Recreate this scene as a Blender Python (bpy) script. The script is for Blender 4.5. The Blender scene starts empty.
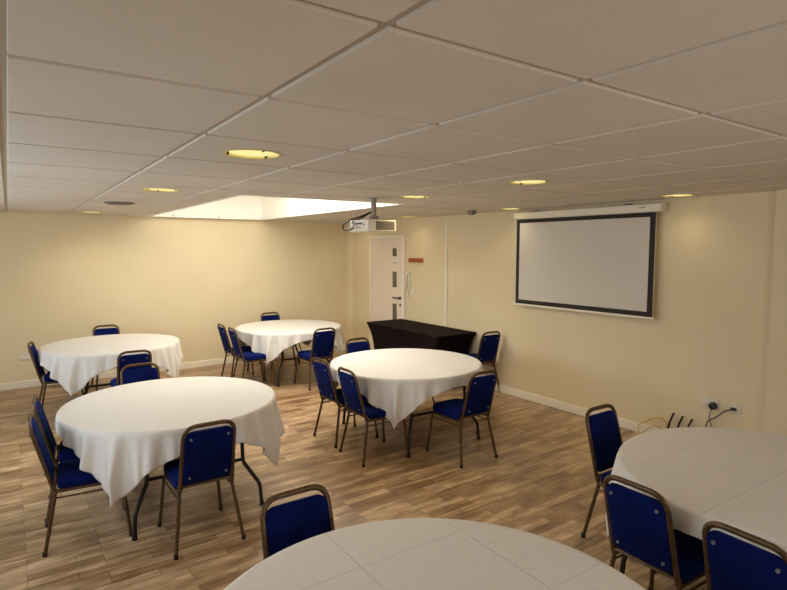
import bpy, bmesh, math, random
from mathutils import Vector, Matrix
PI = math.pi
sc = bpy.context.scene
COL = sc.collection
random.seed(7)

# ---------------------------------------------------------------- room numbers
EYE = 1.92            # camera height
CH = 2.406            # ceiling height
XR = 5.332            # right wall
YB = 9.05             # back wall
XL = -1.70            # left wall (outside the frame)
YF = -1.60            # wall behind the camera
TS, TX0, TY0 = 0.6994, 0.007, 1.040    # ceiling tile grid
TOP = 0.745           # table height
RT = 0.775            # table radius

# ---------------------------------------------------------------- materials
def srgb(r, g, b):
    f = lambda c: (c/255/12.92) if c/255 <= .04045 else ((c/255+.055)/1.055)**2.4
    return (f(r), f(g), f(b), 1)

def mat(name, col, rough=.6, metal=0, **kw):
    m = bpy.data.materials.new(name); m.use_nodes = True
    b = m.node_tree.nodes['Principled BSDF']
    b.inputs['Base Color'].default_value = col
    b.inputs['Roughness'].default_value = rough
    b.inputs['Metallic'].default_value = metal
    for k, v in kw.items():
        b.inputs[k.replace('_', ' ')].default_value = v
    return m

def nodes(m):
    nt = m.node_tree
    return nt, nt.nodes['Principled BSDF'], (lambda t, **k: _mk(nt, t, k))

def _mk(nt, t, k):
    n = nt.nodes.new(t)
    for a, b in k.items():
        setattr(n, a, b)
    return n

def vary(m, c1, c2, scale=3, detail=4, bump=0, bscale=80, stretch=(1, 1, 1)):
    nt, b, N = nodes(m)
    tc = N('ShaderNodeTexCoord'); mp = N('ShaderNodeMapping'); mp.inputs['Scale'].default_value = stretch
    nt.links.new(tc.outputs['Object'], mp.inputs[0])
    no = N('ShaderNodeTexNoise'); no.inputs['Scale'].default_value = scale; no.inputs['Detail'].default_value = detail
    nt.links.new(mp.outputs[0], no.inputs['Vector'])
    rp = N('ShaderNodeValToRGB'); rp.color_ramp.elements[0].color = c1; rp.color_ramp.elements[1].color = c2
    rp.color_ramp.elements[0].position = .35; rp.color_ramp.elements[1].position = .65
    nt.links.new(no.outputs[0], rp.inputs[0]); nt.links.new(rp.outputs[0], b.inputs['Base Color'])
    if bump:
        n2 = N('ShaderNodeTexNoise'); n2.inputs['Scale'].default_value = bscale; n2.inputs['Detail'].default_value = 3
        nt.links.new(mp.outputs[0], n2.inputs['Vector'])
        bp = N('ShaderNodeBump'); bp.inputs['Strength'].default_value = bump; bp.inputs['Distance'].default_value = .004
        nt.links.new(n2.outputs[0], bp.inputs['Height']); nt.links.new(bp.outputs[0], b.inputs['Normal'])
    return m

M = {}
M['wall'] = vary(mat('cream_wall_paint', srgb(226, 208, 168), .75), srgb(223, 205, 166), srgb(228, 211, 173), 1.2, 3, .25, 120)
M['pale_wall'] = vary(mat('pale_cream_paint', srgb(232, 216, 178), .7), srgb(230, 213, 174), srgb(234, 219, 183), 1.2, 3, .2, 120)
M['white'] = mat('white_gloss_paint', srgb(238, 228, 205), .4)
M['tile'] = vary(mat('mineral_fibre_tile', srgb(214, 205, 190), .9), srgb(209, 200, 184), srgb(217, 208, 193), 1.1, 6, .2, 220)
M['tbar'] = mat('ceiling_grid_metal', srgb(184, 171, 152), .5)
M['tgap'] = mat('ceiling_void', srgb(120, 110, 98), .9)
M['plastic'] = mat('white_plastic', srgb(222, 214, 198), .4)
M['greyplastic'] = mat('grey_plastic', srgb(120, 112, 98), .5)
M['black'] = mat('black_plastic', srgb(18, 18, 20), .4)
M['blackmetal'] = mat('dark_painted_steel', srgb(38, 30, 27), .4, .3)
M['bronze'] = vary(mat('bronze_tube', srgb(92, 70, 44), .4, .6), srgb(80, 60, 38), srgb(104, 80, 52), 60, 2)
M['chrome'] = mat('steel', srgb(128, 128, 140), .4, .2)
M['screenwhite'] = mat('matt_screen_fabric', srgb(212, 205, 190), .85)
M['screenblack'] = mat('screen_black_border', srgb(44, 34, 28), .8)
M['glass'] = mat('dim_glass', srgb(105, 95, 82), .15)
M['board'] = mat('chipboard', srgb(120, 90, 60), .7)
M['yellow'] = mat('yellow_cable', srgb(205, 170, 70), .5)
M['plaque'] = vary(mat('reddish_wood', srgb(170, 90, 45), .5), srgb(150, 75, 38), srgb(186, 104, 56), 30, 3, 0, 80, (1, 3, 12))
M['sticker'] = mat('label_grey', srgb(150, 146, 140), .6)

def fabric(name, c1, c2, sheen):
    m = vary(mat(name, c1, .85), c1, c2, 9, 4, .35, 420)
    b = m.node_tree.nodes['Principled BSDF']
    b.inputs['Sheen Weight'].default_value = sheen; b.inputs['Sheen Roughness'].default_value = .35
    b.inputs['Sheen Tint'].default_value = srgb(70, 120, 220)
    b.inputs['Specular IOR Level'].default_value = .1
    return m
M['blue'] = fabric('royal_blue_velvet', srgb(3, 15, 68), srgb(5, 22, 86), .22)
M['spandex'] = fabric('black_stretch_fabric', srgb(24, 15, 15), srgb(30, 19, 18), .08)
M['spandex'].node_tree.nodes['Principled BSDF'].inputs['Sheen Tint'].default_value = srgb(60, 45, 40)

# white tablecloth: weave, wrinkles and the pressed fold lines of a laundered square cloth
def cloth_mat(name, crease):
    m = mat(name, srgb(220, 215, 207), .8)
    nt, b, N = nodes(m); L = nt.links.new
    tc = N('ShaderNodeTexCoord'); sp = N('ShaderNodeSeparateXYZ'); L(tc.outputs['Object'], sp.inputs[0])
    tot = None
    for ax, k in ((0, 0), (1, 0), (0, .48), (1, .48), (0, -.48), (1, -.48)):
        s = N('ShaderNodeMath', operation='SUBTRACT'); L(sp.outputs[ax], s.inputs[0]); s.inputs[1].default_value = k
        a = N('ShaderNodeMath', operation='ABSOLUTE'); L(s.outputs[0], a.inputs[0])
        r = N('ShaderNodeMapRange'); L(a.outputs[0], r.inputs[0])
        r.inputs['From Min'].default_value = 0; r.inputs['From Max'].default_value = .007
        r.inputs['To Min'].default_value = 1; r.inputs['To Max'].default_value = 0
        if tot is None: tot = r.outputs[0]
        else:
            ad = N('ShaderNodeMath', operation='ADD'); L(tot, ad.inputs[0]); L(r.outputs[0], ad.inputs[1]); tot = ad.outputs[0]
    # creases only lie on the flat top (the object's origin is at table-top height)
    up = N('ShaderNodeMath', operation='GREATER_THAN'); L(sp.outputs[2], up.inputs[0]); up.inputs[1].default_value = -.012
    mu = N('ShaderNodeMath', operation='MULTIPLY'); L(tot, mu.inputs[0]); L(up.outputs[0], mu.inputs[1])
    mc = N('ShaderNodeMath', operation='MULTIPLY'); L(mu.outputs[0], mc.inputs[0]); mc.inputs[1].default_value = crease; mu = mc
    no = N('ShaderNodeTexNoise'); no.inputs['Scale'].default_value = 9; no.inputs['Detail'].default_value = 5; no.inputs['Distortion'].default_value = 1.2
    L(tc.outputs['Object'], no.inputs['Vector'])
    ns = N('ShaderNodeMath', operation='MULTIPLY'); L(no.outputs[0], ns.inputs[0]); ns.inputs[1].default_value = 2.6 if crease > .5 else .8
    ad = N('ShaderNodeMath', operation='ADD'); L(mu.outputs[0], ad.inputs[0]); L(ns.outputs[0], ad.inputs[1])
    bp = N('ShaderNodeBump'); bp.inputs['Strength'].default_value = .75; bp.inputs['Distance'].default_value = .0035
    L(ad.outputs[0], bp.inputs['Height']); L(bp.outputs[0], b.inputs['Normal'])
    b.inputs['Sheen Weight'].default_value = .1
    return m
M['cloth'] = cloth_mat('white_polyester_cloth', .12)
M['creased_cloth'] = cloth_mat('creased_white_cloth', 1.4)

def floor_mat():
    m = mat('oak_vinyl_plank', srgb(150, 112, 76), .30, Specular_IOR_Level=.75)
    nt, b, N = nodes(m); L = nt.links.new
    tc = N('ShaderNodeTexCoord')
    br = N('ShaderNodeTexBrick'); br.offset = .37; br.offset_frequency = 3; br.squash = 1
    L(tc.outputs['Object'], br.inputs['Vector'])
    br.inputs['Scale'].default_value = 1; br.inputs['Brick Width'].default_value = .40; br.inputs['Row Height'].default_value = .074
    br.inputs['Mortar Size'].default_value = .0016; br.inputs['Mortar Smooth'].default_value = .3; br.inputs['Bias'].default_value = -.1
    br.inputs['Color1'].default_value = srgb(158, 125, 88); br.inputs['Color2'].default_value = srgb(218, 186, 146); br.inputs['Mortar'].default_value = srgb(112, 80, 50)
    mp = N('ShaderNodeMapping'); mp.inputs['Scale'].default_value = (1.8, 15, 1); L(tc.outputs['Object'], mp.inputs[0])
    n1 = N('ShaderNodeTexNoise'); n1.inputs['Scale'].default_value = 2.0; n1.inputs['Detail'].default_value = 7; n1.inputs['Roughness'].default_value = .65; n1.inputs['Distortion'].default_value = .5
    L(mp.outputs[0], n1.inputs['Vector'])
    mp2 = N('ShaderNodeMapping'); mp2.inputs['Scale'].default_value = (3.6, 11, 1); L(tc.outputs['Object'], mp2.inputs[0])
    n2 = N('ShaderNodeTexNoise'); n2.inputs['Scale'].default_value = 1.0; n2.inputs['Detail'].default_value = 2
    L(mp2.outputs[0], n2.inputs['Vector'])
    rp = N('ShaderNodeValToRGB'); rp.color_ramp.elements[0].position = .36; rp.color_ramp.elements[1].position = .66
    rp.color_ramp.elements[0].color = (.60, .55, .50, 1); rp.color_ramp.elements[1].color = (1.12, 1.12, 1.12, 1)
    L(n1.outputs[0], rp.inputs[0])
    rp2 = N('ShaderNodeValToRGB'); rp2.color_ramp.elements[0].position = .4; rp2.color_ramp.elements[1].position = .6
    rp2.color_ramp.elements[0].color = (.74, .70, .66, 1); rp2.color_ramp.elements[1].color = (1.05, 1.05, 1.05, 1)
    L(n2.outputs[0], rp2.inputs[0])
    m1 = N('ShaderNodeMixRGB', blend_type='MULTIPLY'); m1.inputs[0].default_value = 1
    L(br.outputs['Color'], m1.inputs[1]); L(rp.outputs[0], m1.inputs[2])
    m2 = N('ShaderNodeMixRGB', blend_type='MULTIPLY'); m2.inputs[0].default_value = 1
    L(m1.outputs[0], m2.inputs[1]); L(rp2.outputs[0], m2.inputs[2])
    L(m2.outputs[0], b.inputs['Base Color'])
    bp = N('ShaderNodeBump'); bp.inputs['Strength'].default_value = .15; bp.inputs['Distance'].default_value = .002
    L(n1.outputs[0], bp.inputs['Height']); L(bp.outputs[0], b.inputs['Normal'])
    return m
M['floor'] = floor_mat()

def emit(name, col, s):
    m = bpy.data.materials.new(name); m.use_nodes = True; nt = m.node_tree
    nt.nodes.clear(); e = nt.nodes.new('ShaderNodeEmission'); o = nt.nodes.new('ShaderNodeOutputMaterial')
    e.inputs[0].default_value = col; e.inputs[1].default_value = s; nt.links.new(e.outputs[0], o.inputs[0])
    return m
M['lamp'] = emit('warm_lamp_diffuser', (1.0, .86, .36, 1), 1.0)
M['sky'] = emit('opal_rooflight', (1.0, .955, .86, 1), 7.0)

def pane_mat():
    m = bpy.data.materials.new('window_glass'); m.use_nodes = True; nt = m.node_tree; nt.nodes.clear()
    t = nt.nodes.new('ShaderNodeBsdfTransparent'); g = nt.nodes.new('ShaderNodeBsdfGlossy'); x = nt.nodes.new('ShaderNodeMixShader'); o = nt.nodes.new('ShaderNodeOutputMaterial')
    g.inputs['Roughness'].default_value = .02; x.inputs[0].default_value = .07
    nt.links.new(t.outputs[0], x.inputs[1]); nt.links.new(g.outputs[0], x.inputs[2]); nt.links.new(x.outputs[0], o.inputs[0])
    return m
M['pane'] = pane_mat()

# ---------------------------------------------------------------- mesh helpers
def obj(name, bm, m, parent=None, smooth=True, bevel=0, seg=2):
    me = bpy.data.meshes.new(name)
    bmesh.ops.recalc_face_normals(bm, faces=bm.faces)
    bm.to_mesh(me); bm.free()
    mats = m if isinstance(m, (list, tuple)) else [m]
    for q in mats: me.materials.append(q)
    if smooth:
        for p in me.polygons: p.use_smooth = True
    o = bpy.data.objects.new(name, me); COL.objects.link(o)
    if parent: o.parent = parent
    if bevel:
        b = o.modifiers.new('Bevel', 'BEVEL'); b.width = bevel; b.segments = seg; b.limit_method = 'ANGLE'
    if smooth:
        es = o.modifiers.new('EdgeSplit', 'EDGE_SPLIT'); es.split_angle = math.radians(40)
    return o

def box(bm, x0, x1, y0, y1, z0, z1, mi=0):
    v = [bm.verts.new(p) for p in ((x0,y0,z0),(x1,y0,z0),(x1,y1,z0),(x0,y1,z0),(x0,y0,z1),(x1,y0,z1),(x1,y1,z1),(x0,y1,z1))]
    for f in ((0,3,2,1),(4,5,6,7),(0,1,5,4),(1,2,6,5),(2,3,7,6),(3,0,4,7)):
        fc = bm.faces.new([v[i] for i in f]); fc.material_index = mi
    return bm
def B(*a): return box(bmesh.new(), *a)

def smooth_path(pts, n=5):
    """Catmull-Rom through the points."""
    P = [Vector(p) for p in pts]
    out = []
    for i in range(len(P)-1):
        p0 = P[max(i-1, 0)]; p1 = P[i]; p2 = P[i+1]; p3 = P[min(i+2, len(P)-1)]
        for k in range(n):
            t = k/n
            out.append(.5*((2*p1)+(p2-p0)*t+(2*p0-5*p1+4*p2-p3)*t*t+(3*p1-p0-3*p2+p3)*t**3))
    out.append(P[-1]); return out

def round_path(pts, r, n=5, closed=False):
    """Polyline with rounded corners."""
    P = [Vector(p) for p in pts]; out = []
    N = len(P)
    for i in range(N):
        if not closed and i in (0, N-1): out.append(P[i]); continue
        a = P[(i-1) % N]; b = P[i]; c = P[(i+1) % N]
        rr = min(r, (a-b).length*.49, (c-b).length*.49)
        s = b+(a-b).normalized()*rr; e = b+(c-b).normalized()*rr
        for k in range(n+1):
            t = k/n; out.append(s*(1-t)**2+b*2*t*(1-t)+e*t*t)
    return out

def tube(bm, pts, r, seg=8, closed=False, flat=None):
    """Tube swept along pts, flat=(width factor, height factor) of the section."""
    P = [Vector(p) for p in pts]; N = len(P); rings = []; up = None
    for i in range(N):
        if closed: t = (P[(i+1) % N]-P[(i-1) % N]).normalized()
        else: t = (P[min(i+1, N-1)]-P[max(i-1, 0)]).normalized()
        if up is None:
            up = Vector((0, 0, 1)) if abs(t.z) < .9 else Vector((0, 1, 0))
        up = (up-t*up.dot(t)).normalized(); s = t.cross(up)
        fa, fb = flat or (1, 1)
        rings.append([bm.verts.new(P[i]+s*math.cos(2*PI*k/seg)*r*fa+up*math.sin(2*PI*k/seg)*r*fb) for k in range(seg)])
    for i in range(N if closed else N-1):
        a = rings[i]; b = rings[(i+1) % N]
        for k in range(seg): bm.faces.new((a[k], a[(k+1) % seg], b[(k+1) % seg], b[k]))
    if not closed:
        bm.faces.new(rings[0]); bm.faces.new(rings[-1])
    return bm
def T(pts, r, **k): return tube(bmesh.new(), pts, r, **k)

def cyl(bm, c, r, z0, z1, n=32, r2=None, axis='z'):
    r2 = r if r2 is None else r2; a = []; b = []
    for k in range(n):
        ca, sa = math.cos(2*PI*k/n), math.sin(2*PI*k/n)
        for R_, z, l in ((r, z0, a), (r2, z1, b)):
            p = (c[0]+R_*ca, c[1]+R_*sa, z) if axis == 'z' else (z, c[0]+R_*ca, c[1]+R_*sa) if axis == 'x' else (c[0]+R_*ca, z, c[1]+R_*sa)
            l.append(bm.verts.new(p))
    for k in range(n): bm.faces.new((a[k], a[(k+1) % n], b[(k+1) % n], b[k]))
    bm.faces.new(a); bm.faces.new(b)
    return bm
def CY(*a, **k): return cyl(bmesh.new(), *a, **k)

def lathe(bm, prof, c=(0, 0), n=48, closed=False):
    rings = [[bm.verts.new((c[0]+r*math.cos(2*PI*k/n), c[1]+r*math.sin(2*PI*k/n), z)) for k in range(n)] for r, z in prof]
    m = len(rings)
    for i in range(m if closed else m-1):
        a = rings[i]; b = rings[(i+1) % m]
        for k in range(n): bm.faces.new((a[k], a[(k+1) % n], b[(k+1) % n], b[k]))
    if not closed:
        bm.faces.new(rings[0]); bm.faces.new(rings[-1])
    return bm

def tag(o, label=None, cat=None, group=None, kind=None):
    if label: o['label'] = label
    if cat: o['category'] = cat
    if group: o['group'] = group
    if kind: o['kind'] = kind
    return o
def thing(name, label, cat, loc=(0, 0, 0), rz=0, group=None):
    o = bpy.data.objects.new(name, None); COL.objects.link(o)
    o.location = loc; o.rotation_euler = (0, 0, rz); o.empty_display_size = .1
    return tag(o, label, cat, group)
def struct(name, bm, m, parent=None, **k):
    o = obj(name, bm, m, parent, smooth=k.pop('smooth', False), **k)
    if not parent: o['kind'] = 'structure'
    return o
def dup(root, loc, rz, label, group=None):
    r = root.copy(); COL.objects.link(r); r.location = loc; r.rotation_euler = (0, 0, rz)
    tag(r, label, None, group)
    for ch in list(root.children):
        c = ch.copy(); COL.objects.link(c); c.parent = r
        for g in list(ch.children):
            d = g.copy(); COL.objects.link(d); d.parent = c
    return r

# ---------------------------------------------------------------- room shell
struct('floor', B(XL-.1, XR+.1, YF-.1, YB+.1, -.1, 0), M['floor'])
struct('wall_back', B(XL-.1, XR+.1, YB, YB+.12, 0, CH+.1), M['wall'])
struct('wall_right', B(XR, XR+.12, YF-.1, YB, 0, CH+.1), M['wall'])
bm = bmesh.new()
VX0, VX1 = .2, 3.8
box(bm, XL-.1, VX0, YF-.12, YF, 0, CH+.1); box(bm, VX1, XR+.1, YF-.12, YF, 0, CH+.1)
box(bm, VX0, VX1, YF-.12, YF, 0, .95); box(bm, VX0, VX1, YF-.12, YF, 2.1, CH+.1)
struct('wall_front', bm, M['wall'])
bm = bmesh.new()
for x in (VX0, (VX0+VX1)/2-.025, VX1-.05): box(bm, x, x+.05, YF-.09, YF-.03, .95, 2.1)
for z in (.95, 2.05): box(bm, VX0+.05, VX1-.05, YF-.088, YF-.032, z, z+.05)
win_fill = struct('window_fill', bm, M['white'])  # unseen window, added to brighten the near half of the room
struct('window_pane', B(VX0+.05, VX1-.05, YF-.064, YF-.058, 1.0, 2.05), M['pane'], win_fill)
bm = bmesh.new()     # left wall with the window opening
WY0, WY1, WZ0, WZ1 = 2.0, 7.4, .95, 2.1
box(bm, XL-.12, XL, YF, WY0, 0, CH+.1); box(bm, XL-.12, XL, WY1, YB, 0, CH+.1)
box(bm, XL-.12, XL, WY0, WY1, 0, WZ0); box(bm, XL-.12, XL, WY0, WY1, WZ1, CH+.1)
struct('wall_left', bm, M['wall'])
bm = bmesh.new()
for y in (WY0, (2*WY0+WY1)/3-.02, (WY0+2*WY1)/3-.02, WY1-.05): box(bm, XL-.09, XL-.03, y, y+.05, WZ0, WZ1)
for z in (WZ0, WZ1-.05): box(bm, XL-.088, XL-.032, WY0+.05, WY1-.05, z, z+.05)
win = struct('window_1', bm, M['white'])
struct('window_pane', B(XL-.064, XL-.058, WY0+.05, WY1-.05, WZ0+.05, WZ1-.05), M['pane'], win)
# shallow pier at the right edge of the picture, pipe boxing in the far corner
struct('wall_pier', B(XR-.05, XR-.001, YF, 1.99, .001, CH), M['wall'])
struct('trim_2', B(XR-.10, XR-.001, 8.84, YB-.001, .001, CH), M['pale_wall'])
# skirting boards with a rounded top
def skirting(name, x0, x1, y0, y1):
    struct(name, B(x0, x1, y0, y1, .001, .105), M['white'], bevel=.008)
skirting('baseboard_back', XL, XR-.11, YB-.018, YB)
skirting('baseboard_right', XR-.018, XR, 1.99, 7.30)
skirting('baseboard_left', XL, XL+.018, YF, YB-.02)
skirting('baseboard_corner', XR-.018, XR, 8.38, 8.835)
# ceiling: tiles with chamfered edges over a T-bar grid, hole for the rooflight and for each lamp
SKX0, SKX1, SKY0, SKY1 = 1.77, 3.53, 4.95, 8.93
cells = lambda o, lo, hi: [k for k in range(-6, 20) if o+TS*(k+1) > lo+.01 and o+TS*k < hi-.01]
LX = [TX0+TS*(k+.5) for k in (1, 4)]+[5.06]
LAMPS = [(LX[0], 2.789), (LX[0], 4.887), (LX[0]-.12, 8.383), (LX[1], 2.789), (LX[1], 4.188), (LX[2], 2.70), (LX[2], 4.76), (LX[2], 6.86), (LX[2]-.06, 8.45),
         (LX[0]-TS*2, -.01), (LX[0], -.71), (LX[2], -.71)]
RL = .142
bm = bmesh.new()
G = .0125
def tile(x0, x1, y0, y1, zb=CH):
    if x1-x0 < .03 or y1-y0 < .03: return
    lamp = [p for p in LAMPS if x0 < p[0] < x1 and y0 < p[1] < y1]
    c = .004; zt = zb+.016
    outer = [(x0, y0), (x1, y0), (x1, y1), (x0, y1)]; inner = [(x0+c, y0+c), (x1-c, y0+c), (x1-c, y1-c), (x0+c, y1-c)]
    vo = [bm.verts.new((*p, zt)) for p in outer]; vi = [bm.verts.new((*p, zb)) for p in inner]
    for k in range(4): bm.faces.new((vo[k], vo[(k+1) % 4], vi[(k+1) % 4], vi[k]))
    if not lamp: bm.faces.new(vi); return
    cx, cy = lamp[0]; n = 48; rr = RL-.004; ci = []; sq = []
    hx0, hx1, hy0, hy1 = x0+c-cx, x1-c-cx, y0+c-cy, y1-c-cy
    for k in range(n):
        a = 2*PI*(k+.5)/n; ca, sa = math.cos(a), math.sin(a)
        t = min((hx1/ca if ca > 0 else hx0/ca) if abs(ca) > 1e-6 else 9, (hy1/sa if sa > 0 else hy0/sa) if abs(sa) > 1e-6 else 9)
        ci.append(bm.verts.new((cx+min(rr, t*.97)*ca, cy+min(rr, t*.97)*sa, zb))); sq.append(bm.verts.new((cx+t*ca, cy+t*sa, zb)))
    for k in range(n):
        k2 = (k+1) % n
        a, b_ = sq[k], sq[k2]
        # keep the tile's corner when the step crosses it
        cor = None
        for v in vi:
            if (abs(a.co.x-v.co.x) < 1e-5) != (abs(b_.co.x-v.co.x) < 1e-5) and (abs(a.co.y-v.co.y) < 1e-5) != (abs(b_.co.y-v.co.y) < 1e-5): cor = v
        bm.faces.new((ci[k], a, cor, b_, ci[k2]) if cor else (ci[k], a, b_, ci[k2]))
for i in cells(TX0, XL, XR):
    for j in cells(TY0, YF, YB):
        x0, x1 = max(TX0+TS*i+G, XL), min(TX0+TS*(i+1)-G, XR)
        y0, y1 = max(TY0+TS*j+G, YF), min(TY0+TS*(j+1)-G, YB)
        if x1 <= SKX0 or x0 >= SKX1 or y1 <= SKY0 or y0 >= SKY1: tile(x0, x1, y0, y1); continue
        if x0 < SKX0: tile(x0, SKX0, y0, y1)
        if x1 > SKX1: tile(SKX1, x1, y0, y1)
        a, b_ = max(x0, SKX0), min(x1, SKX1)
        if y0 < SKY0: tile(a, b_, y0, SKY0)
        if y1 > SKY1: tile(a, b_, SKY1, y1)
ceil = struct('ceiling', bm, M['tile'])
bm = bmesh.new()
def bar(x0, x1, y0, y1): box(bm, x0, x1, y0, y1, CH+(.0105 if x1-x0 > .05 else .010), CH+.03)
hasov = lambda a, b_, c, d: a < d and b_ > c
for i in range(-3, 9):
    x = TX0+TS*i
    if not XL < x < XR: continue
    if SKX0 < x < SKX1: bar(x-.015, x+.015, YF, SKY0); bar(x-.015, x+.015, SKY1, YB)
    else: bar(x-.015, x+.015, YF, YB)
for j in range(-4, 13):
    y = TY0+TS*j
    if not YF < y < YB: continue
    if SKY0 < y < SKY1: bar(XL, SKX0, y-.015, y+.015); bar(SKX1, XR, y-.015, y+.015)
    else: bar(XL, XR, y-.015, y+.015)
struct('ceiling_grid', bm, M['tbar'])
bm = bmesh.new()      # slab above, open over the rooflight
for a in ((XL-.1, SKX0-.02, YF-.1, YB+.1), (SKX1+.02, XR+.1, YF-.1, YB+.1), (SKX0-.02, SKX1+.02, YF-.1, SKY0-.02), (SKX0-.02, SKX1+.02, SKY1+.02, YB+.1)):
    box(bm, *a, CH+.14, CH+.2)
struct('ceiling_slab', bm, M['tgap'])
# rooflight shaft and its opal glazing
bm = bmesh.new()
for a in ((SKX0-.03, SKX0, SKY0-.03, SKY1+.03), (SKX1, SKX1+.03, SKY0-.03, SKY1+.03), (SKX0, SKX1, SKY0-.03, SKY0), (SKX0, SKX1, SKY1, SKY1+.03)):
    box(bm, *a, CH-.004, CH+.66)
box(bm, SKX0, SKX1, 7.5, SKY1, CH+.62, CH+.66)  # lid added over the far end to dim the back wall's bright patch
win2 = struct('window_2', bm, mat('rooflight_shaft_white', srgb(250, 246, 236), .6))
struct('opal_pane', B(SKX0, SKX1, SKY0, 7.5, CH+.62, CH+.64), M['sky'], win2)
# door in the right wall: frame, leaf, three little panes, lever handle
DY0, DY1, DZ = 7.31, 8.37, 2.145
bm = bmesh.new()
box(bm, XR-.030, XR-.001, DY0, DY0+.06, .001, DZ); box(bm, XR-.030, XR-.001, DY1-.06, DY1, .001, DZ); box(bm, XR-.030, XR-.001, DY0+.06, DY1-.06, DZ-.06, DZ)
door = struct('door_1', bm, M['white'], bevel=.004)
L0, L1 = DY0+.063, DY1-.063
obj('door_leaf', B(XR-.018, XR-.002, L0, L1, .01, DZ-.064), mat('door_paint', srgb(232, 216, 196), .45), door, smooth=False)
py = 7.585
for z0, z1 in ((1.79, 1.93), (1.27, 1.54), (.55, 1.00)):
    f = obj('vision_panel', B(XR-.0225, XR-.017, py-.065, py+.065, z0, z1), M['glass'], door, smooth=False)
    bm = bmesh.new()
    for a in ((py-.075, py-.063, z0-.01, z1+.01), (py+.063, py+.075, z0-.01, z1+.01), (py-.063, py+.063, z0-.01, z0+.002), (py-.063, py+.063, z1-.002, z1+.01)):
        box(bm, XR-.026, XR-.017, *a)
    obj('panel_beading', bm, M['white'], f, smooth=False)
obj('door_notice', B(XR-.020, XR-.0175, py-.055, py+.055, 1.675, 1.69), M['sticker'], door, smooth=False)
h = obj('door_handle', T(round_path([(XR-.018, 7.43, 1.10), (XR-.065, 7.43, 1.10), (XR-.065, 7.59, 1.10)], .015), .011), M['black'], door)
obj('handle_rose', CY((7.43, 1.10), .026, XR-.026, XR-.017, axis='x'), M['black'], h)
obj('keyhole_plate', CY((7.43, .985), .022, XR-.024, XR-.017, axis='x'), M['black'], door)
# white trunking up the wall between door and screen
bm = bmesh.new(); box(bm, XR-.020, XR-.001, 6.245, 6.285, .106, CH-.002)
struct('trim_1', bm, M['white'], bevel=.003)

# ---------------------------------------------------------------- things on the walls
def bx(name, x0, x1, y0, y1, z0, z1, m, parent=None, bevel=0):
    return obj(name, B(x0, x1, y0, y1, z0, z1), m, parent, smooth=False, bevel=bevel)

# pull-down projection screen: y runs along the wall, the picture's left is the far end
SY0, SY1, SZ0, SZ1 = 3.01, 4.84, 1.225, 2.28
s = thing('projection_screen', 'wide pull-down projection screen with black border on the right-hand wall', 'projection screen', (XR, 3.95, 1.2))
def loc(o, root): o.matrix_parent_inverse = Matrix.Translation(-Vector(root.location)); return o
scr = loc(bx('screen_fabric', XR-.082, XR-.078, SY0, SY1, SZ0, SZ1+.03, M['screenwhite'], s), s)
bm = bmesh.new()
box(bm, XR-.0835, XR-.0815, SY0+.003, SY0+.062, SZ0+.01, SZ1); box(bm, XR-.0835, XR-.0815, SY1-.062, SY1-.012, SZ0+.01, SZ1)
box(bm, XR-.0835, XR-.0815, SY0+.062, SY1-.062, SZ0+.01, SZ0+.06); box(bm, XR-.0835, XR-.0815, SY0+.062, SY1-.062, SZ1-.045, SZ1)
loc(obj('black_border', bm, M['screenblack'], s, smooth=False), s)
cs = loc(bx('screen_case', XR-.110, XR-.020, SY0-.05, SY1+.02, SZ1+.005, SZ1+.085, M['white'], s, .012), s)
for a in ((SY0-.065, SY0-.05), (SY1+.02, SY1+.035)): loc(bx('end_cap', XR-.114, XR-.016, *a, SZ1, SZ1+.09, M['plastic'], s, .004), s)
loc(bx('case_mark', XR-.1115, XR-.109, SY0+.10, SY0+.17, SZ1+.045, SZ1+.055, M['sticker'], s), s)
bb = bmesh.new(); tube(bb, [(XR-.08, SY0-.01, SZ0-.004), (XR-.08, SY1+.02, SZ0-.004)], .013, seg=12)
loc(obj('bottom_bar', bb, M['white'], s), s)
pt = bmesh.new(); tube(pt, [(XR-.08, 3.92, SZ0-.014), (XR-.08, 3.92, SZ0-.045), (XR-.08, 3.99, SZ0-.045), (XR-.08, 3.99, SZ0-.014)], .004)
loc(obj('pull_loop', pt, M['plastic'], s), s)
for y in (3.35, 4.55):
    loc(bx('wall_bracket', XR-.075, XR-.001, y-.03, y+.03, SZ1+.084, SZ1+.10, M['greyplastic'], s), s)

# reddish plaque
pl = thing('wooden_plaque', 'small reddish-brown wooden strip on the wall right of the door', 'plaque', (XR, 7.02, 1.735))
loc(bx('board', XR-.018, XR-.001, 6.83, 7.21, 1.70, 1.77, M['plaque'], pl, .004), pl)
for y in (6.90, 6.98, 7.06, 7.14): loc(obj('peg', CY((y, 1.735), .012, XR-.040, XR-.017, n=12, axis='x'), M['plaque'], pl), pl)
# intercom handset
ph = thing('wall_intercom', 'white handset intercom on the wall beside the door frame', 'intercom', (XR, 7.21, 1.4))
loc(bx('wall_plate', XR-.030, XR-.001, 7.165, 7.245, 1.24, 1.54, M['plastic'], ph, .008), ph)
loc(obj('handset', T(smooth_path([(XR-.05, 7.205, 1.28), (XR-.065, 7.205, 1.34), (XR-.06, 7.205, 1.44), (XR-.05, 7.205, 1.50)]), .022, flat=(1, .7)), M['plastic'], ph), ph)
cb = loc(obj('curly_cord', T(smooth_path([(XR-.045, 7.205, 1.27), (XR-.05, 7.19, 1.18), (XR-.03, 7.22, 1.12), (XR-.02, 7.24, 1.25)]), .005), M['plastic'], ph), ph)
sw = thing('light_switch', 'small white light switch between the door and the trunking', 'light switch', (XR, 7.1, 1.23))
loc(bx('plate', XR-.010, XR-.001, 7.06, 7.15, 1.19, 1.28, M['plastic'], sw, .003), sw)
loc(bx('rocker', XR-.014, XR-.009, 7.095, 7.115, 1.22, 1.25, M['white'], sw, .002), sw)
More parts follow.
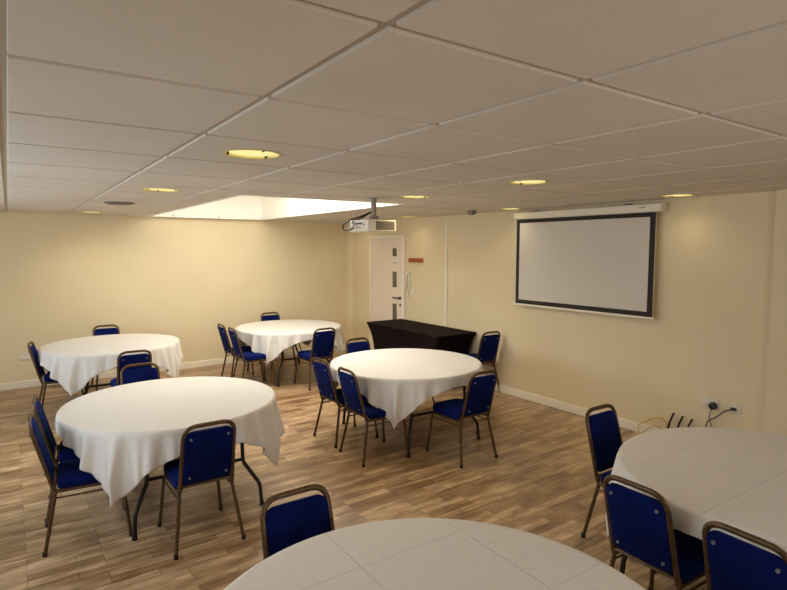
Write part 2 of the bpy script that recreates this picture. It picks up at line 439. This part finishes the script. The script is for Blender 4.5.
# sockets
def socket(x, yc, zc, label, group=None, w=.148, face='x'):
    t = thing('wall_socket', label, 'socket', (0, 0, 0))
    bm = bmesh.new()
    if face == 'x':
        obj('face_plate', B(x-.011, x-.001, yc-w/2, yc+w/2, zc-.044, zc+.044), M['plastic'], t, False, .003)
        for dy in ((-.038, .038) if w > .1 else (0,)):
            o = obj('socket_outlet', B(x-.0125, x-.0105, yc+dy-.024, yc+dy+.024, zc-.030, zc+.020), M['white'], t, False, .001)
            b2 = bmesh.new()
            for q, r_ in ((-.012, -.018), (.012, -.018), (0, .004)): box(b2, x-.0132, x-.012, yc+dy+q-.003, yc+dy+q+.003, zc+r_-.004, zc+r_+.004)
            obj('pin_holes', b2, M['black'], o, False)
    else:
        obj('face_plate', B(yc-w/2, yc+w/2, x-.011, x-.001, zc-.044, zc+.044), M['plastic'], t, False, .003)
        for dy in (-.038, .038):
            o = obj('socket_outlet', B(yc+dy-.024, yc+dy+.024, x-.0125, x-.0105, zc-.030, zc+.020), M['white'], t, False, .001)
            b2 = bmesh.new()
            for q, r_ in ((-.012, -.018), (.012, -.018), (0, .004)): box(b2, yc+dy+q-.003, yc+dy+q+.003, x-.0132, x-.012, zc+r_-.004, zc+r_+.004)
            obj('pin_holes', b2, M['black'], o, False)
    return t
socket(XR, 2.455, .485, 'white double wall socket holding the round black plug, on right wall')
socket(XR, 2.235, .478, 'white single socket nearest the right picture edge with thin dark cable', w=.09)
socket(YB, .125, .44, 'white double wall socket low on the far wall, left of the tables', face='y')
# power plug + cables (each cable is its own thing)
pg = thing('black_plug', 'round black power plug pushed into the double socket, lead hanging down', 'plug', (XR-.012, 2.418, .47))
loc(obj('plug_body', CY((2.418, .465), .033, XR-.055, XR-.0135, n=24, r2=.036, axis='x'), M['black'], pg, bevel=.006), pg)
loc(obj('plug_lead', T(smooth_path([(XR-.045, 2.425, .43), (XR-.05, 2.44, .36), (XR-.045, 2.42, .28), (XR-.05, 2.37, .19), (XR-.06, 2.36, .10), (XR-.07, 2.40, .012), (XR-.08, 2.6, .012)]), .0055), M['greyplastic'], pg), pg)
dc = thing('network_lead', 'dark thin lead drooping leftwards from the single socket', 'cable', (XR-.02, 2.24, .45))
loc(bx('connector', XR-.04, XR-.0135, 2.225, 2.265, .462, .488, M['black'], dc, .003), dc)
loc(obj('lead', T(smooth_path([(XR-.035, 2.25, .475), (XR-.05, 2.31, .44), (XR-.05, 2.38, .37), (XR-.05, 2.45, .31), (XR-.06, 2.46, .22), (XR-.07, 2.44, .10), (XR-.08, 2.5, .012)]), .0055), M['black'], dc), dc)
rt = thing('wireless_router', 'black wireless router with three stick aerials low on the right wall', 'router', (XR-.03, 2.68, .12))
loc(bx('router_body', XR-.075, XR-.020, 2.53, 2.82, .02, .13, M['black'], rt, .01), rt)
for i, (y, zt) in enumerate(((2.79, .315), (2.70, .305), (2.61, .30))):
    a = loc(obj('aerial', T([(XR-.06, y+.03, .12), (XR-.06, y+.01, .22), (XR-.06, y-.025, zt)], .0115, flat=(1.2, .8)), M['blackmetal'], rt), rt)
for i, pth in enumerate(([(XR-.05, 2.83, .11), (XR-.05, 2.85, .21), (XR-.045, 2.93, .225), (XR-.05, 3.04, .17), (XR-.06, 3.13, .09), (XR-.10, 3.05, .012), (XR-.12, 2.8, .012)],
                          [(XR-.09, 2.84, .08), (XR-.10, 2.90, .15), (XR-.10, 2.97, .13), (XR-.11, 3.03, .07), (XR-.14, 3.09, .012), (XR-.16, 3.0, .012)])):
    tag(obj('yellow_cable', T(smooth_path(pth), .0055), M['yellow']), ('upper yellow cable arching from the router aerials to the skirting', 'lower yellow cable lying against the skirting beside the router')[i], 'cable', 'yellow network cables')

# ---------------------------------------------------------------- ceiling things
def downlight(x, y, label):
    t = thing('ceiling_downlight', label, 'ceiling light', (x, y, CH), 0, 'round recessed ceiling lights')
    return t
proto = None
lab = ['large round ceiling light nearest the left foreground, over the big left table',
       'round ceiling light left of the rooflight, second from the camera',
       'small distant ceiling light against the far wall, leftmost of all',
       'round ceiling light in front of the projection screen, right of the projector',
       'round ceiling light just right of the projector pole, between it and the screen',
       'round ceiling light above the near end of the projection screen, rightmost',
       'ceiling light close to the far end of the screen case',
       'ceiling light above the door side wall, beyond the projector',
       'faint ceiling light in the far right corner behind the projector',
       'ceiling light to the left of the camera', 'ceiling light behind the left foreground table', 'ceiling light by the pier of the right wall']
for i, (x, y) in enumerate(LAMPS):
    if proto is None:
        proto = downlight(x, y, lab[0])
        o = obj('trim_ring', lathe(bmesh.new(), [(RL+.010, .0015), (RL+.010, -.003), (RL+.002, -.005), (RL-.006, -.003), (RL-.010, .022), (RL-.004, .022), (RL, .0015)], n=48, closed=True), mat('lamp_rim', srgb(205, 190, 130), .4), proto)
        o = obj('reflector', lathe(bmesh.new(), [(RL-.008, .0), (RL-.014, .045), (RL-.012, .047), (RL-.006, .0)], n=48, closed=True), mat('reflector_cream', srgb(250, 230, 150), .35), proto)
        obj('diffuser', lathe(bmesh.new(), [(.001, .000), (RL*.5, .001), (RL-.03, .006), (RL-.013, .014), (RL-.013, .02), (.001, .02)], n=48), M['lamp'], proto)
        for a in (.6, 2.7, 4.8): obj('clip', B(-.005+math.cos(a)*(RL-.02), .005+math.cos(a)*(RL-.02), -.005+math.sin(a)*(RL-.02), .005+math.sin(a)*(RL-.02), -.006, .02), M['black'], proto, False)
    else: dup(proto, (x, y, CH), i*.9, lab[i])
    # the bulb inside the fitting, just under the diffuser
    ld = bpy.data.lights.new('downlight_bulb', 'SPOT'); ld.energy = 6 if x > 4 else 27; ld.color = (1.0, .84, .60); ld.shadow_soft_size = .11; ld.spot_size = math.radians(150); ld.spot_blend = 1
    lo = bpy.data.objects.new('downlight_bulb', ld); COL.objects.link(lo); lo.location = (x, y, CH-.012)
    lo.parent = None
def det(name, label, cat, x, y): return thing(name, label, cat, (x, y, CH))
sd = det('smoke_detector', 'small round smoke detector hanging below the ceiling left of the screen', 'smoke detector', 4.71, 5.07)
obj('base_plate', lathe(bmesh.new(), [(.068, -.0005), (.068, -.014), (.055, -.016), (.055, -.0005)], n=32), M['plastic'], sd)
obj('sensor_head', lathe(bmesh.new(), [(.052, -.015), (.057, -.036), (.044, -.062), (.024, -.072), (.001, -.072)], n=32), M['greyplastic'], sd)
vt = det('ceiling_vent', 'dark slim round vent in the ceiling left of the rooflight', 'vent', .99, 6.50)
obj('vent_ring', lathe(bmesh.new(), [(.15, -.0005), (.15, -.008), (.135, -.012), (.135, -.0005)], n=40), M['greyplastic'], vt)
obj('vent_disc', lathe(bmesh.new(), [(.001, -.022), (.11, -.022), (.118, -.016), (.11, -.010), (.001, -.010)], n=40), M['greyplastic'], vt)
obj('vent_throat', CY((0, 0), .03, -.012, -.0005, n=16), M['black'], vt)

# projector on its pole
PX, PY = 2.915, 4.52
pj = thing('ceiling_projector', 'white projector on a grey pole hanging below the ceiling in front of the rooflight', 'projector', (PX, PY, CH))
obj('ceiling_plate', CY((0, 0), .032, -.008, -.0005, n=28), M['greyplastic'], pj)
obj('pole', CY((0, 0), .028, -.20, -.008, n=20), mat('grey_pole', srgb(150, 142, 125), .35, .6), pj)
bm = bmesh.new(); box(bm, -.09, .09, -.06, .06, -.212, -.200); box(bm, -.035, .035, -.03, .03, -.2, -.17)
obj('mount_bracket', bm, M['greyplastic'], pj, False, .003)
bd = obj('projector_body', B(-.165, .155, -.165, .185, -.325, -.213), M['plastic'], pj, False, .014, 3)
bm = bmesh.new()
for k in range(5): box(bm, -.08, .125, -.1675, -.1640, -.307+k*.017, -.299+k*.017)
obj('vent_slats', bm, M['greyplastic'], bd, False)
bm = bmesh.new()
for a in ((.130, .142, -.318, -.222), (-.085, .13, -.318, -.311), (-.085, .13, -.229, -.222)): box(bm, a[0], a[1], -.168, -.164, a[2], a[3])
obj('vent_surround', bm, mat('cream_plastic', srgb(214, 200, 160), .5), bd, False)
obj('vent_shade_panel', B(-.082, .13, -.1662, -.164, -.312, -.228), mat('vent_shade_grey', srgb(96, 84, 70), .6), bd, False)  # flat panel, the vent's shade put into its dark colour
bm = bmesh.new()
for y, z, w, h_ in ((.05, -.285, .022, .016), (.015, -.285, .018, .014), (-.02, -.288, .018, .012), (.05, -.262, .016, .010), (.10, -.27, .024, .020), (-.09, -.262, .03, .012)):
    box(bm, -.1675, -.164, y-w/2, y+w/2, z-h_/2, z+h_/2)
obj('ports', bm, M['greyplastic'], bd, False)
obj('lens', CY((-.05, -.27), .035, .154, .178, n=24, axis='x'), M['black'], bd)
bm = bmesh.new()
tube(bm, smooth_path([(-.02, .0, -.13), (-.10, .03, -.17), (-.19, .12, -.21), (-.225, .20, -.26), (-.21, .20, -.305), (-.19, .13, -.30), (-.168, .10, -.285)]), .0075)
tube(bm, smooth_path([(-.02, .0, -.13), (-.10, .06, -.19), (-.17, .11, -.225), (-.19, .06, -.25), (-.185, .0, -.25), (-.168, -.06, -.248)]), .0065)
tag(obj('projector_cables', bm, M['black'], pj), 'black looped cables')

# ---------------------------------------------------------------- chairs
def pad(w, h, th, rtop, rbot, n=8, dome=.0):
    """Upholstered panel in the local XZ plane, thickness along Y, domed front and back."""
    pts = []
    def arc(cx, cz, r, a0, a1):
        for k in range(n+1):
            a = a0+(a1-a0)*k/n; pts.append((cx+r*math.cos(a), cz+r*math.sin(a)))
    arc(w/2-rbot, rbot, rbot, -PI/2, 0); arc(w/2-rtop, h-rtop, rtop, 0, PI/2)
    arc(-w/2+rtop, h-rtop, rtop, PI/2, PI); arc(-w/2+rbot, rbot, rbot, PI, 1.5*PI)
    cx, cz = 0, h/2
    bm = bmesh.new(); rings = []
    prof = [(.0, 1.0, 0), (.35, 1, 0)]
    layers = [(-th/2-dome, .02), (-th/2-dome*.9, .55), (-th/2-dome*.3, .88), (-th/2*.92, .965), (-th/2*.55, 1), (th/2*.55, 1), (th/2*.92, .965), (th/2+dome*.3, .88), (th/2+dome*.9, .55), (th/2+dome, .02)]
    for y, s_ in layers:
        rings.append([bm.verts.new((cx+(p[0]-cx)*(1-(1-s_)*(1 if s_ < .9 else (w and .2/w))), y, cz+(p[1]-cz)*(1-(1-s_)*(1 if s_ < .9 else .2/h)))) for p in pts])
    for a, b_ in zip(rings, rings[1:]):
        for k in range(len(a)): bm.faces.new((a[k], a[(k+1) % len(a)], b_[(k+1) % len(a)], b_[k]))
    bm.faces.new(rings[0]); bm.faces.new(rings[-1])
    return bm

Z0B, Y0B, Z1B, Y1B = .395, -.185, .835, -.300      # back hoop: foot and top of the tilted plane
BT = math.atan2(Y0B-Y1B, Z1B-Z0B)
def onback(x, d, off=0):        # point on the back plane, d metres up the tilt, off metres in front of it
    return Vector((x, Y0B-d*math.sin(BT)+off*math.cos(BT), Z0B+d*math.cos(BT)+off*math.sin(BT)))
HB = math.hypot(Z1B-Z0B, Y0B-Y1B)

def make_chair():
    t = thing('banquet_chair', 'x', 'chair')
    # seat cushion: rounded front corners, domed top
    pts = []; W, D0, D1 = .188, -.165, .245
    for cx, cy, r, a0 in ((W-.085, D1-.085, .085, 0), (-W+.085, D1-.085, .085, PI/2), (-W+.035, D0+.035, .035, PI), (W-.035, D0+.035, .035, 1.5*PI)):
        for k in range(9):
            a = a0+k*PI/16; pts.append((cx+r*math.cos(a), cy+r*math.sin(a)))
    bm = bmesh.new(); rings = []
    for z, s_ in ((.398, .02), (.398, .93), (.402, .98), (.415, 1.0), (.440, 1.0), (.453, .975), (.462, .92), (.470, .72), (.474, .40), (.475, .02)):
        rings.append([bm.verts.new((p[0]*s_, .04+(p[1]-.04)*s_, z)) for p in pts])
    for a, b_ in zip(rings, rings[1:]):
        for k in range(len(a)): bm.faces.new((a[k], a[(k+1) % len(a)], b_[(k+1) % len(a)], b_[k]))
    bm.faces.new(rings[0]); bm.faces.new(rings[-1])
    obj('seat', bm, M['blue'], t)
    # back panel between the tubes
    bm = pad(.304, .368, .026, .052, .03, dome=.008)
    R_ = Matrix.Rotation(BT, 4, 'X')
    o = onback(0, .050)
    bmesh.ops.transform(bm, matrix=Matrix.Translation(o) @ R_, verts=bm.verts)
    back = obj('backrest', bm, M['blue'], t)
    for x, d in ((-.115, .10), (.115, .10), (-.115, .375), (.115, .375)):
        c = onback(x, d, -.020); bm = bmesh.new()
        cyl(bm, (0, 0), .0075, -.006, .003, n=12, axis='y')
        bmesh.ops.transform(bm, matrix=Matrix.Translation(c) @ R_, verts=bm.verts)
        obj('screw', bm, M['chrome'], back)
    # hoop
    q = .158
    path = round_path([onback(q+.006, 0), onback(q-.002, HB), onback(-q+.002, HB), onback(-q-.006, 0)], .085, 8)
    path = path[:1]+path[1:]
    bm = T(path, .0138, seg=10, flat=(1.0, .85))
    tube(bm, [onback(-q, .028), onback(q, .028)], .009, seg=8)
    obj('back_frame', bm, M['bronze'], t)
    # legs: rear ones kick back, front ones curve over into the seat rail
    for sx in (-1, 1):
        l = obj('leg', T(round_path([(sx*.165, Y0B+.004, .43), (sx*.166, Y0B+.010, .375), (sx*.214, -.245, .012)], .03), .0118, seg=10), M['bronze'], t)
        obj('foot_cap', CY((sx*.214, -.246), .0145, 0, .028, n=14), M['black'], l)
        l = obj('leg', T(round_path([(sx*.168, -.17, .386), (sx*.176, .205, .386), (sx*.212, .243, .012)], .055, 7), .0118, seg=10), M['bronze'], t)
        obj('foot_cap', CY((sx*.212, .243), .0145, 0, .028, n=14), M['black'], l)
        obj('stretcher', T([(sx*.176, -.19, .345), (sx*.184, .215, .345)], .006, seg=8), M['bronze'], t)
    obj('crossbar', T([(-.175, .13, .386), (.175, .13, .386)], .0095), M['bronze'], t)
    obj('crossbar', T([(-.169, -.10, .386), (.169, -.10, .386)], .0095), M['bronze'], t)
    return t

R90 = PI/2   # local +Y is the way the chair faces; rz turns it
FX, FYN, FYP = -PI/2, PI, 0       # facing +x, -y, +y
CHAIRS = [
 (3.39, 3.76, FYP, 'blue chair alone on the near right side of the middle table, back to camera', 'm'),
 (2.735, 4.24, FX-.02, 'blue chair at the middle table, nearer of the two on its left side', 'm'),
 (2.75, 4.80, FX+.03, 'blue chair at the middle table, farther of the two on its left side', 'm'),
 (3.40, 5.35, FYN, 'blue chair behind the middle table, only its top showing above the cloth', 'm'),
 (.98, 3.70, FYP-.01, 'blue chair with its back to camera at the front of the large left table', 'b'),
 (.36, 4.15, FX-.08, 'blue chair at the large left table, nearer of the two at its left edge', 'b'),
 (.40, 4.64, FX-.10, 'blue chair at the large left table, farther of the two at its left edge', 'b'),
 (.96, 5.25, FYN, 'blue chair behind the large left table, overlapping the chair of the far left table', 'b'),
 (.45, 7.50, FX-.16, 'blue chair seen side-on at the left edge of the far left table', 'fl'),
 (1.08, 8.36, FYN, 'blue chair between the far left table and the back wall', 'fl'),
 (1.05, 6.60, FYP, 'blue chair at the near side of the far left table, back to camera', 'fl'),
 (2.74, 7.82, FX, 'blue chair farthest left at the far table in the middle', 'fm'),
 (2.74, 7.36, FX-.03, 'blue chair on left of the far middle table, nearer of that pair', 'fm'),
 (3.58, 8.50, FYN, 'blue chair between the far middle table and the back wall', 'fm'),
 (3.48, 6.92, FYP, 'blue chair at the near right side of the far middle table, by its bare legs', 'fm'),
 (5.12, 5.40, FYP-.03, 'blue chair against the right wall at the end of the black-covered table', 't'),
 (3.275, 1.93, FYN, 'blue chair at the back left of the right foreground table, facing the camera', 'r'),
 (2.615, 1.38, FX-.02, 'blue chair in the right foreground, farther of two with screwed backs to camera', 'r'),
 (2.545, .87, FX-.05, 'blue chair cropped by the bottom right corner, nearest the camera', 'r'),
 (1.00, 1.91, FYN, 'blue chair behind the cropped foreground table at bottom centre', 'f'),
]
GR = {'m': 'chairs around the middle table', 'b': 'chairs around the large left table', 'fl': 'chairs around the far left table', 'fm': 'chairs around the far middle table', 't': None, 'r': 'chairs around the right foreground table', 'f': None}
chair = make_chair()
for i, (x, y, rz, l, g) in enumerate(CHAIRS):
    if i == 0:
        chair.location = (x, y, 0); chair.rotation_euler = (0, 0, rz); tag(chair, l, None, GR[g])
    else:
        c = dup(chair, (x, y, 0), rz, l, GR[g])
        if not GR[g] and 'group' in c: del c['group']

# ---------------------------------------------------------------- round folding tables and cloths
def make_table():
    t = thing('round_folding_table', 'x', 'table')
    obj('tabletop', lathe(bmesh.new(), [(.001, TOP-.022), (RT-.046, TOP-.022), (RT-.040, TOP-.018), (RT-.040, TOP-.004), (RT-.044, TOP), (.001, TOP)], n=72), M['board'], t)
    for sy in (-1, 1):
        for sx in (-1, 1):
            l = obj('leg', T(round_path([(sx*.335, sy*.49, TOP-.03), (sx*.335, sy*.503, .33), (sx*.43, sy*.59, .165), (sx*.44, sy*.60, .008)], .025, 5), .0145, seg=10), M['blackmetal'], t)
            obj('foot_cap', CY((sx*.44, sy*.601), .018, 0, .03, n=14), M['black'], l)
        obj('crossbar', T([(-.335, sy*.502, .345), (.335, sy*.502, .345)], .0125, seg=10), M['blackmetal'], t)
        obj('crossbar', T([(-.335, sy*.49, TOP-.034), (.335, sy*.49, TOP-.034)], .011, seg=10), M['blackmetal'], t)
        obj('folding_brace', T(round_path([(0, sy*.50, .34), (0, sy*.45, .38), (0, sy*.20, TOP-.03)], .03), .008), M['blackmetal'], t)
    return t

def make_cloth(seed, half=.89, rot=0, m='cloth', off=(0, 0)):
    rnd = random.Random(seed); R_ = RT+.004
    NT, NS = 384, 18
    ph = [rnd.uniform(0, 2*PI) for _ in range(6)]
    bm = bmesh.new()
    ctr = bm.verts.new((0, 0, .0015)); rings = []
    for r in (.15, .35, .55, .68, .74, .765, R_-.002):
        rings.append([bm.verts.new((r*math.cos(2*PI*k/NT), r*math.sin(2*PI*k/NT), .0015 if r < .77 else -.001)) for k in range(NT)])
    for j in range(1, NS+1):
        ring = []
        for k in range(NT):
            a = 2*PI*k/NT
            ca, sa = math.cos(a), math.sin(a)
            ext = min((math.copysign(half, ca)+off[0])/ca if abs(ca) > 1e-6 else 9, (math.copysign(half, sa)+off[1])/sa if abs(sa) > 1e-6 else 9)-R_
            ext = max(ext, .02)
            u = j/NS; s = ext*u
            cd = abs(((a/(PI/2)) % 1)-.5)*2     # 0 at a corner, 1 mid-side
            f = ((a/(PI/2)) % 1-.5)*PI/2             # angle from this quarter's corner
            q = int(a/(PI/2)) % 4
            w = .62*math.cos(f*(25+3*math.sin(ph[q]))+1.5*f*f*math.sin(ph[5]+q))+.40*math.sin(f*(41+4*math.cos(ph[q]))+.6*math.sin(ph[4]+q))
            amp = min(s, .30)**1.05*.24*(1-.4*cd)*min(1, 3.0*(1-cd)+.35)
            tip = 1-.75*max(0, 1-cd/.10)*max(0, u-.6)/.4
            r = R_+.004*min(1, s/.02)+s*.012+max(amp*w*tip, -.02*min(1, s/.08))+amp*.30
            aa = a-.07*s*math.sin(f*25)*(1-cd)
            z = -.004-s*(1-.03*w)
            ring.append(bm.verts.new((r*math.cos(aa), r*math.sin(aa), z)))
        rings.append(ring)
    for k in range(NT): bm.faces.new((ctr, rings[0][k], rings[0][(k+1) % NT]))
    for a, b_ in zip(rings, rings[1:]):
        for k in range(NT): bm.faces.new((a[k], b_[k], b_[(k+1) % NT], a[(k+1) % NT]))
    me_o = obj('tablecloth', bm, M[m])
    me_o.modifiers.remove(me_o.modifiers['EdgeSplit'])
    so = me_o.modifiers.new('Solidify', 'SOLIDIFY'); so.thickness = .0018; so.offset = 1
    me_o.rotation_euler = (0, 0, rot)
    return me_o

TABLES = [
 (1.00, 4.45, .07, 'large left table', 'folding table standing left of centre, dark bent legs under its cloth', 'white square cloth with its point hanging low on the large left table'),
 (3.34, 4.57, .03, 'middle table', 'folding table in the middle of the room, in front of the black-covered table', 'white cloth on the middle table, a long point hanging towards the camera'),
 (1.007, 7.58, .10, 'far left table', 'folding table by the far wall on the left', 'white cloth on the far left table near the wall socket'),
 (3.45, 7.73, -.02, 'far middle table', 'folding table by the far wall in the middle, bare dark legs showing', 'white cloth on the far middle table in front of the corner'),
 (1.00, 1.185, -.02, 'foreground table', 'folding table cropped by the bottom edge, hidden under its cloth', 'creased white cloth on the table cropped by the bottom edge'),
 (3.235, 1.13, -.02, 'right foreground table', 'folding table cropped by the right edge, hidden under its cloth', 'creased white cloth on the table cropped by the right edge'),
]
table = make_table()
for i, (x, y, rot, nm, l1, l2) in enumerate(TABLES):
    if i == 0: table.location = (x+.035, y, 0); tag(table, 'round '+l1, None, 'round folding tables')
    else: dup(table, (x+(.035 if i == 1 else 0), y, 0), PI/2 if i == 4 else 0, 'round '+l1, 'round folding tables')
    c = make_cloth(11+i, rot=rot, m='creased_cloth' if i > 3 else 'cloth', off=((.02, -.03), (.01, .01), (-.01, -.02), (0, .01), (0, 0), (.01, 0))[i])
    c.location = (x, y, TOP)
    tag(c, l2, 'tablecloth', 'white tablecloths')

# ---------------------------------------------------------------- long table with black stretch cover
TX, TY, TA, TBy = 4.965, 6.49, .345, .90      # centre, half width (x), half length (y)
tr = thing('trestle_table', 'long folding table against the right wall under a black stretch cover', 'table', (TX, TY, 0))
obj('tabletop', B(-TA+.035, TA-.035, -TBy+.06, TBy-.06, .722, .750), M['board'], tr, False, .004)
for sx in (-1, 1):
    for sy in (-1, 1):
        obj('leg', T([(sx*(TA-.09), sy*(TBy-.20), .725), (sx*(TA-.09), sy*(TBy-.17), .01)], .014), M['blackmetal'], tr)
    obj('leg_brace', T([(-TA+.09, sx*(TBy-.18), .25), (TA-.09, sx*(TBy-.18), .25)], .010), M['blackmetal'], tr)
bm = bmesh.new()
NS = 22; rings = []
per = []
nA, nB = 14, 30
for k in range(nA): per.append((-TA+2*TA*k/nA, -TBy, 'x', k/nA))
for k in range(nB): per.append((TA, -TBy+2*TBy*k/nB, 'y', k/nB))
for k in range(nA): per.append((TA-2*TA*k/nA, TBy, 'x', k/nA))
for k in range(nB): per.append((-TA, TBy-2*TBy*k/nB, 'y', k/nB))
for ins, z in ((.020, .760), (.006, .7595), (.001, .756)):
    rings.append([bm.verts.new((p[0]*(1-ins/TA), p[1]*(1-ins/TBy), z)) for p in per])
bm.faces.new(rings[0])
for j in range(1, NS+1):
    u = j/NS; ring = []
    for x, y, ax, t_ in per:
        mid = math.sin(PI*t_)                    # 0 at a corner, 1 mid-side
        pull = 1-math.exp(-3.2*u)
        ex = x-math.copysign(1, x)*(.075*pull)*min(1, abs(x)/TA)
        ey = y-math.copysign(1, y)*(.16*pull)*min(1, abs(y)/TBy)
        if ax == 'x': ey -= math.copysign(1, y)*.05*mid*math.sin(PI*u)
        else: ex -= math.copysign(1, x)*.05*mid*math.sin(PI*u)
        hem = .02+.26*mid**.6 if ax == 'y' else .02+.20*mid**.6
        ring.append(bm.verts.new((ex, ey, .752-(.752-hem)*u)))
    rings.append(ring)
for a, b_ in zip(rings, rings[1:]):
    for k in range(len(a)): bm.faces.new((a[k], b_[k], b_[(k+1) % len(a)], a[(k+1) % len(a)]))
cv = obj('stretch_table_cover', bm, M['spandex']); cv.location = (TX, TY, 0)
cv.modifiers.remove(cv.modifiers['EdgeSplit'])
tag(cv, 'black stretch cover pulled tight over the long table by the door', 'table cover')
so = cv.modifiers.new('Solidify', 'SOLIDIFY'); so.thickness = .002

# ---------------------------------------------------------------- light
w = bpy.data.worlds.new('sky'); sc.world = w; w.use_nodes = True
bg = w.node_tree.nodes['Background']; bg.inputs[0].default_value = (.62, .78, 1, 1); bg.inputs[1].default_value = 1.0
ld = bpy.data.lights.new('window_daylight', 'AREA'); ld.shape = 'RECTANGLE'; ld.size = WZ1-WZ0; ld.size_y = WY1-WY0
ld.energy = 98; ld.color = (.74, .87, 1)
lo = bpy.data.objects.new('window_daylight', ld); COL.objects.link(lo)
lo.location = (XL-.16, (WY0+WY1)/2, (WZ0+WZ1)/2); lo.rotation_euler = (0, -PI/2, 0)

ld = bpy.data.lights.new('rear_fill_light', 'AREA'); ld.shape = 'RECTANGLE'; ld.size = VX1-VX0; ld.size_y = 1.15  # fill light added behind the camera for the near tables and ceiling
ld.energy = 34; ld.color = (1, .93, .86)
lo = bpy.data.objects.new('rear_fill_light', ld); COL.objects.link(lo)
lo.location = ((VX0+VX1)/2, YF-.16, 1.525); lo.rotation_euler = (PI/2, 0, 0)

# ---------------------------------------------------------------- camera
cam = bpy.data.cameras.new('camera'); co = bpy.data.objects.new('camera', cam); COL.objects.link(co); sc.camera = co
F_PX = 551.2
cam.sensor_width = 36; cam.lens = 36*F_PX/787; cam.clip_start = .05
yaw, pit = .6085, .0839
co.location = (0, 0, EYE)
fwd = Vector((math.sin(yaw)*math.cos(pit), math.cos(yaw)*math.cos(pit), -math.sin(pit)))
co.rotation_euler = fwd.to_track_quat('-Z', 'Y').to_euler()

vs = sc.view_settings; vs.view_transform = 'Standard'; vs.look = 'None'; vs.exposure = 0.08; vs.gamma = 1; vs.use_curve_mapping = False
sc.cycles.use_denoising = True
sc.cycles.max_bounces = 10; sc.cycles.diffuse_bounces = 6
sc.cycles.sample_clamp_indirect = 6
